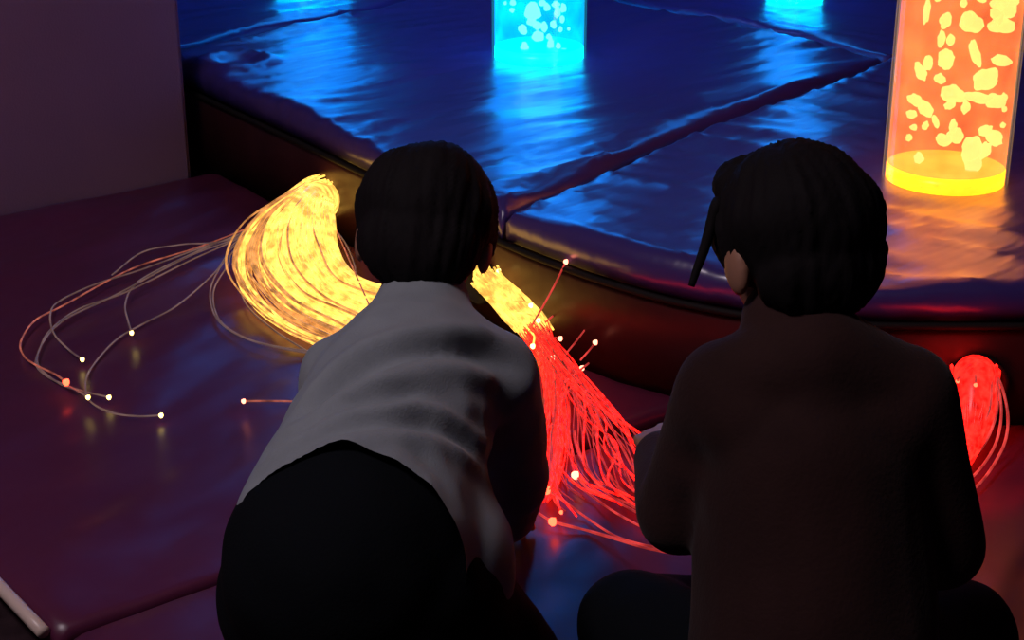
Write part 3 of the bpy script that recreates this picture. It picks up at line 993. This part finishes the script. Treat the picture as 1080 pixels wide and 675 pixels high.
for v in sb.verts:
    wob = v.co + Vector((noise.noise(v.co * 12), noise.noise(v.co * 12 + Vector((7, 0, 0))), 0)) * 0.007
    d = 0.006 * noise.noise(v.co * 9) + 0.003 * noise.noise(v.co * 24)
    for ln, dp, wd in lines:
        i = min(range(len(ln)), key=lambda k: (ln[k] - wob).length_squared)
        q = (wob - ln[i]).length / wd
        if q > 5: continue
        k = min(1, i / 4, (len(ln) - 1 - i) / 4) * .8 + .2       # the fold fades out at both ends
        d += k * dp * (-math.exp(-q * q) + 0.7 * math.exp(-((q - 2.0) / 1.0) ** 2))
    mv.append((v, v.normal * d))
for v, d in mv: v.co += d
bmesh.ops.bisect_plane(sb, geom=list(sb.verts) + list(sb.edges) + list(sb.faces), plane_co=Vector(hem.mean(0)), plane_no=hn, clear_outer=True)
be = [x for x in sb.edges if x.is_boundary]                      # turned-in hem
ex = bmesh.ops.extrude_edge_only(sb, edges=be)['geom']
sb.normal_update()
for v in [x for x in ex if isinstance(x, bmesh.types.BMVert)]: v.co -= v.normal * 0.006
for _ in range(3): bmesh.ops.smooth_vert(sb, verts=[v for v in sb.verts if not v.is_boundary], factor=0.5, use_axis_x=True, use_axis_y=True, use_axis_z=True)
from_bm('shirt', sb, M['shirt'], p1)


def folds_t(co, no):
    return 0.006 * noise.noise(co * 8) + 0.003 * noise.noise(co * 20)


trs = [('e', pel, (.128, .130, .130), (0, 0, 0)), ('c', pel, .11, wai, .088), ('c', hipL, .088, kneL, .064), ('c', hipR, .098, kneR, .066),
       ('c', kneL, .062, ankL, .045), ('c', kneR, .062, ankR, .045), ('e', hipL + Vector((.018, -.02, .01)), (.082, .095, .10), (0, 0, 0)),
       ('e', hipR + Vector((-.01, -.02, .02)), (.09, .10, .105), (0, 0, 0))]
from_bm('trousers', body_mesh(trs, 0.0065, 4, folds_t), M['trousers'], p1)
for a_, s_ in ((ankL, 1), (ankR, -1)):
    from_bm('sock', body_mesh([('c', a_ + Vector((0, .02, 0)), .036, a_ + Vector((.02 * s_, -.13, -.010)), .033)], 0.006, 3), M['sock'], p1)

# --- child in the brown jacket, sitting cross-legged
H2 = Vector((.290, 1.604, .572))
rot2 = Euler((R(-14), R(-3), R(24))).to_matrix()
pel2, che2 = Vector((.312, 1.44, .135)), Vector((.306, 1.515, .345))
L2s, R2s = Vector((.220, 1.535, .428)), Vector((.396, 1.53, .428))
L2e, R2e = Vector((.182, 1.575, .272)), Vector((.452, 1.525, .255))
L2w, R2w = Vector((.172, 1.725, .265)), Vector((.380, 1.69, .20))
hl2, hr2 = Vector((.255, 1.44, .105)), Vector((.375, 1.44, .105))
kl2, kr2 = Vector((.138, 1.605, .105)), Vector((.505, 1.60, .10))
al2, ar2 = Vector((.325, 1.735, .052)), Vector((.265, 1.655, .05))
p2 = empty('person', (.31, 1.5, 0))
tag(p2, 'child in a dark brown jacket sitting cross-legged beside the red strands, seen from behind', 'person')
sh = head_shapes(H2, rot2, 1.0)
sh += [('c', che2 + Vector((0, .01, .08)), .045, H2 + rot2 @ Vector((0, -.02, -.05)), .040),
       ('c', pel2, .095, che2, .09), ('c', che2, .075, L2s, .036), ('c', che2, .075, R2s, .036),
       ('c', L2s, .036, L2e, .029), ('c', L2e, .029, L2w, .020), ('c', R2s, .036, R2e, .029), ('c', R2e, .029, R2w, .020),
       ('c', hl2, .075, kl2, .048), ('c', hr2, .075, kr2, .048), ('c', kl2, .046, al2, .03), ('c', kr2, .046, ar2, .03),
       ('c', al2, .03, al2 + Vector((.11, .03, -.012)), .026), ('c', ar2, .03, ar2 + Vector((-.11, .04, -.012)), .026)]
sh += hand_shapes(L2w, Vector((-.05, 1, .02)), Vector((-.5, -.1, 1)), 1, .75) + hand_shapes(R2w, Vector((-.35, 1, -.2)), Vector((.3, .1, 1)), -1, .8)
from_bm('body', body_mesh(sh, 0.0036, 3), M['skin'], p2)
add_eyes(p2, H2, rot2, 1.0)
hs = hair_shapes(H2, rot2, 1.0)
from_bm('hair', body_mesh(hs, 0.0045, 2, strands_fn(rot2, H2, .0035)), M['hair'], p2)
bm = bmesh.new()
lock = [H2 + rot2 @ Vector((-.060, .040, .03))] + [Vector((0, 0, CAMZ)) + ray(x, y) * 1.68 for x, y in ((757, 214), (750, 238), (743, 262), (735, 284), (729, 302))]
add_tube(bm, spline(lock, 6), 0.008, 8, 0.0035)
from_bm('hair_lock', bm, M['hair'], p2)


def folds2(co, no):
    return 0.006 * math.sin(co.z * 60 + 4 * noise.noise(co * 6)) * max(0, noise.noise(co * 5)) + 0.007 * noise.noise(co * 8)


jac = [('c', pel2 + Vector((0, 0, -.01)), .132, che2, .118), ('c', che2, .108, che2 + Vector((0, .01, .08)), .062),
       ('c', che2, .105, L2s, .055), ('c', che2, .105, R2s, .055), ('c', L2s, .055, L2e, .047), ('c', L2e, .047, L2w + Vector((0, -.012, 0)), .034),
       ('c', R2s, .055, R2e, .047), ('c', R2e, .047, R2w + Vector((0, -.012, 0)), .034), ('c', che2 + Vector((0, .0, .085)), .060, H2 + Vector((.0, -.035, -.075)), .054),
       ('c', che2 + Vector((0, .01, .125)), .058, L2s, .052), ('c', che2 + Vector((0, .01, .125)), .058, R2s, .052)]
from_bm('jacket', body_mesh(jac, 0.0065, 4, folds2), M['jacket'], p2)
trs = [('c', hl2, .095, kl2, .066), ('c', hr2, .095, kr2, .066), ('c', kl2, .062, al2, .044), ('c', kr2, .062, ar2, .044)]
from_bm('trousers', body_mesh(trs, 0.0065, 4, folds_t), M['trousers'], p2)
for a_, d_ in ((al2, Vector((.11, .03, -.010))), (ar2, Vector((-.11, .04, -.010)))):
    from_bm('sock', body_mesh([('c', a_, .036, a_ + d_, .033)], 0.006, 3), M['sock'], p2)

# ------------------------------------------------------------------ room lamp and added blue fill
w = bpy.data.worlds.new('world'); SC.world = w
w.use_nodes = True
w.node_tree.nodes['Background'].inputs['Color'].default_value = (0.10, 0.06, 0.14, 1)
w.node_tree.nodes['Background'].inputs['Strength'].default_value = 0.05


def area(name, loc, target, size, power, col):
    l = bpy.data.lights.new(name, 'AREA')
    l.shape = 'DISK'; l.size = size; l.energy = power; l.color = col
    o = bpy.data.objects.new(name, l); C.objects.link(o)
    o.location = loc
    o.rotation_euler = (Vector(target) - Vector(loc)).to_track_quat('-Z', 'Y').to_euler()
    return o


area('dim_ceiling_lamp', (-1.1, 0.8, 2.6), (-0.5, 2.1, 0), 0.7, 27, (1.0, 0.84, 0.92))
area('added_blue_fill', (-0.6, 5.6, 2.6), (-0.6, 6.9, 1.6), 0.5, 22, (0.12, 0.25, 1.0))  # unseen lamp, added to give the mats blue to reflect

SC.view_settings.view_transform = 'Standard'
SC.view_settings.look = 'None'
SC.view_settings.gamma = 1
SC.view_settings.exposure = 0
SC.view_settings.use_curve_mapping = False
SC.cycles.max_bounces = 8
SC.cycles.transparent_max_bounces = 24
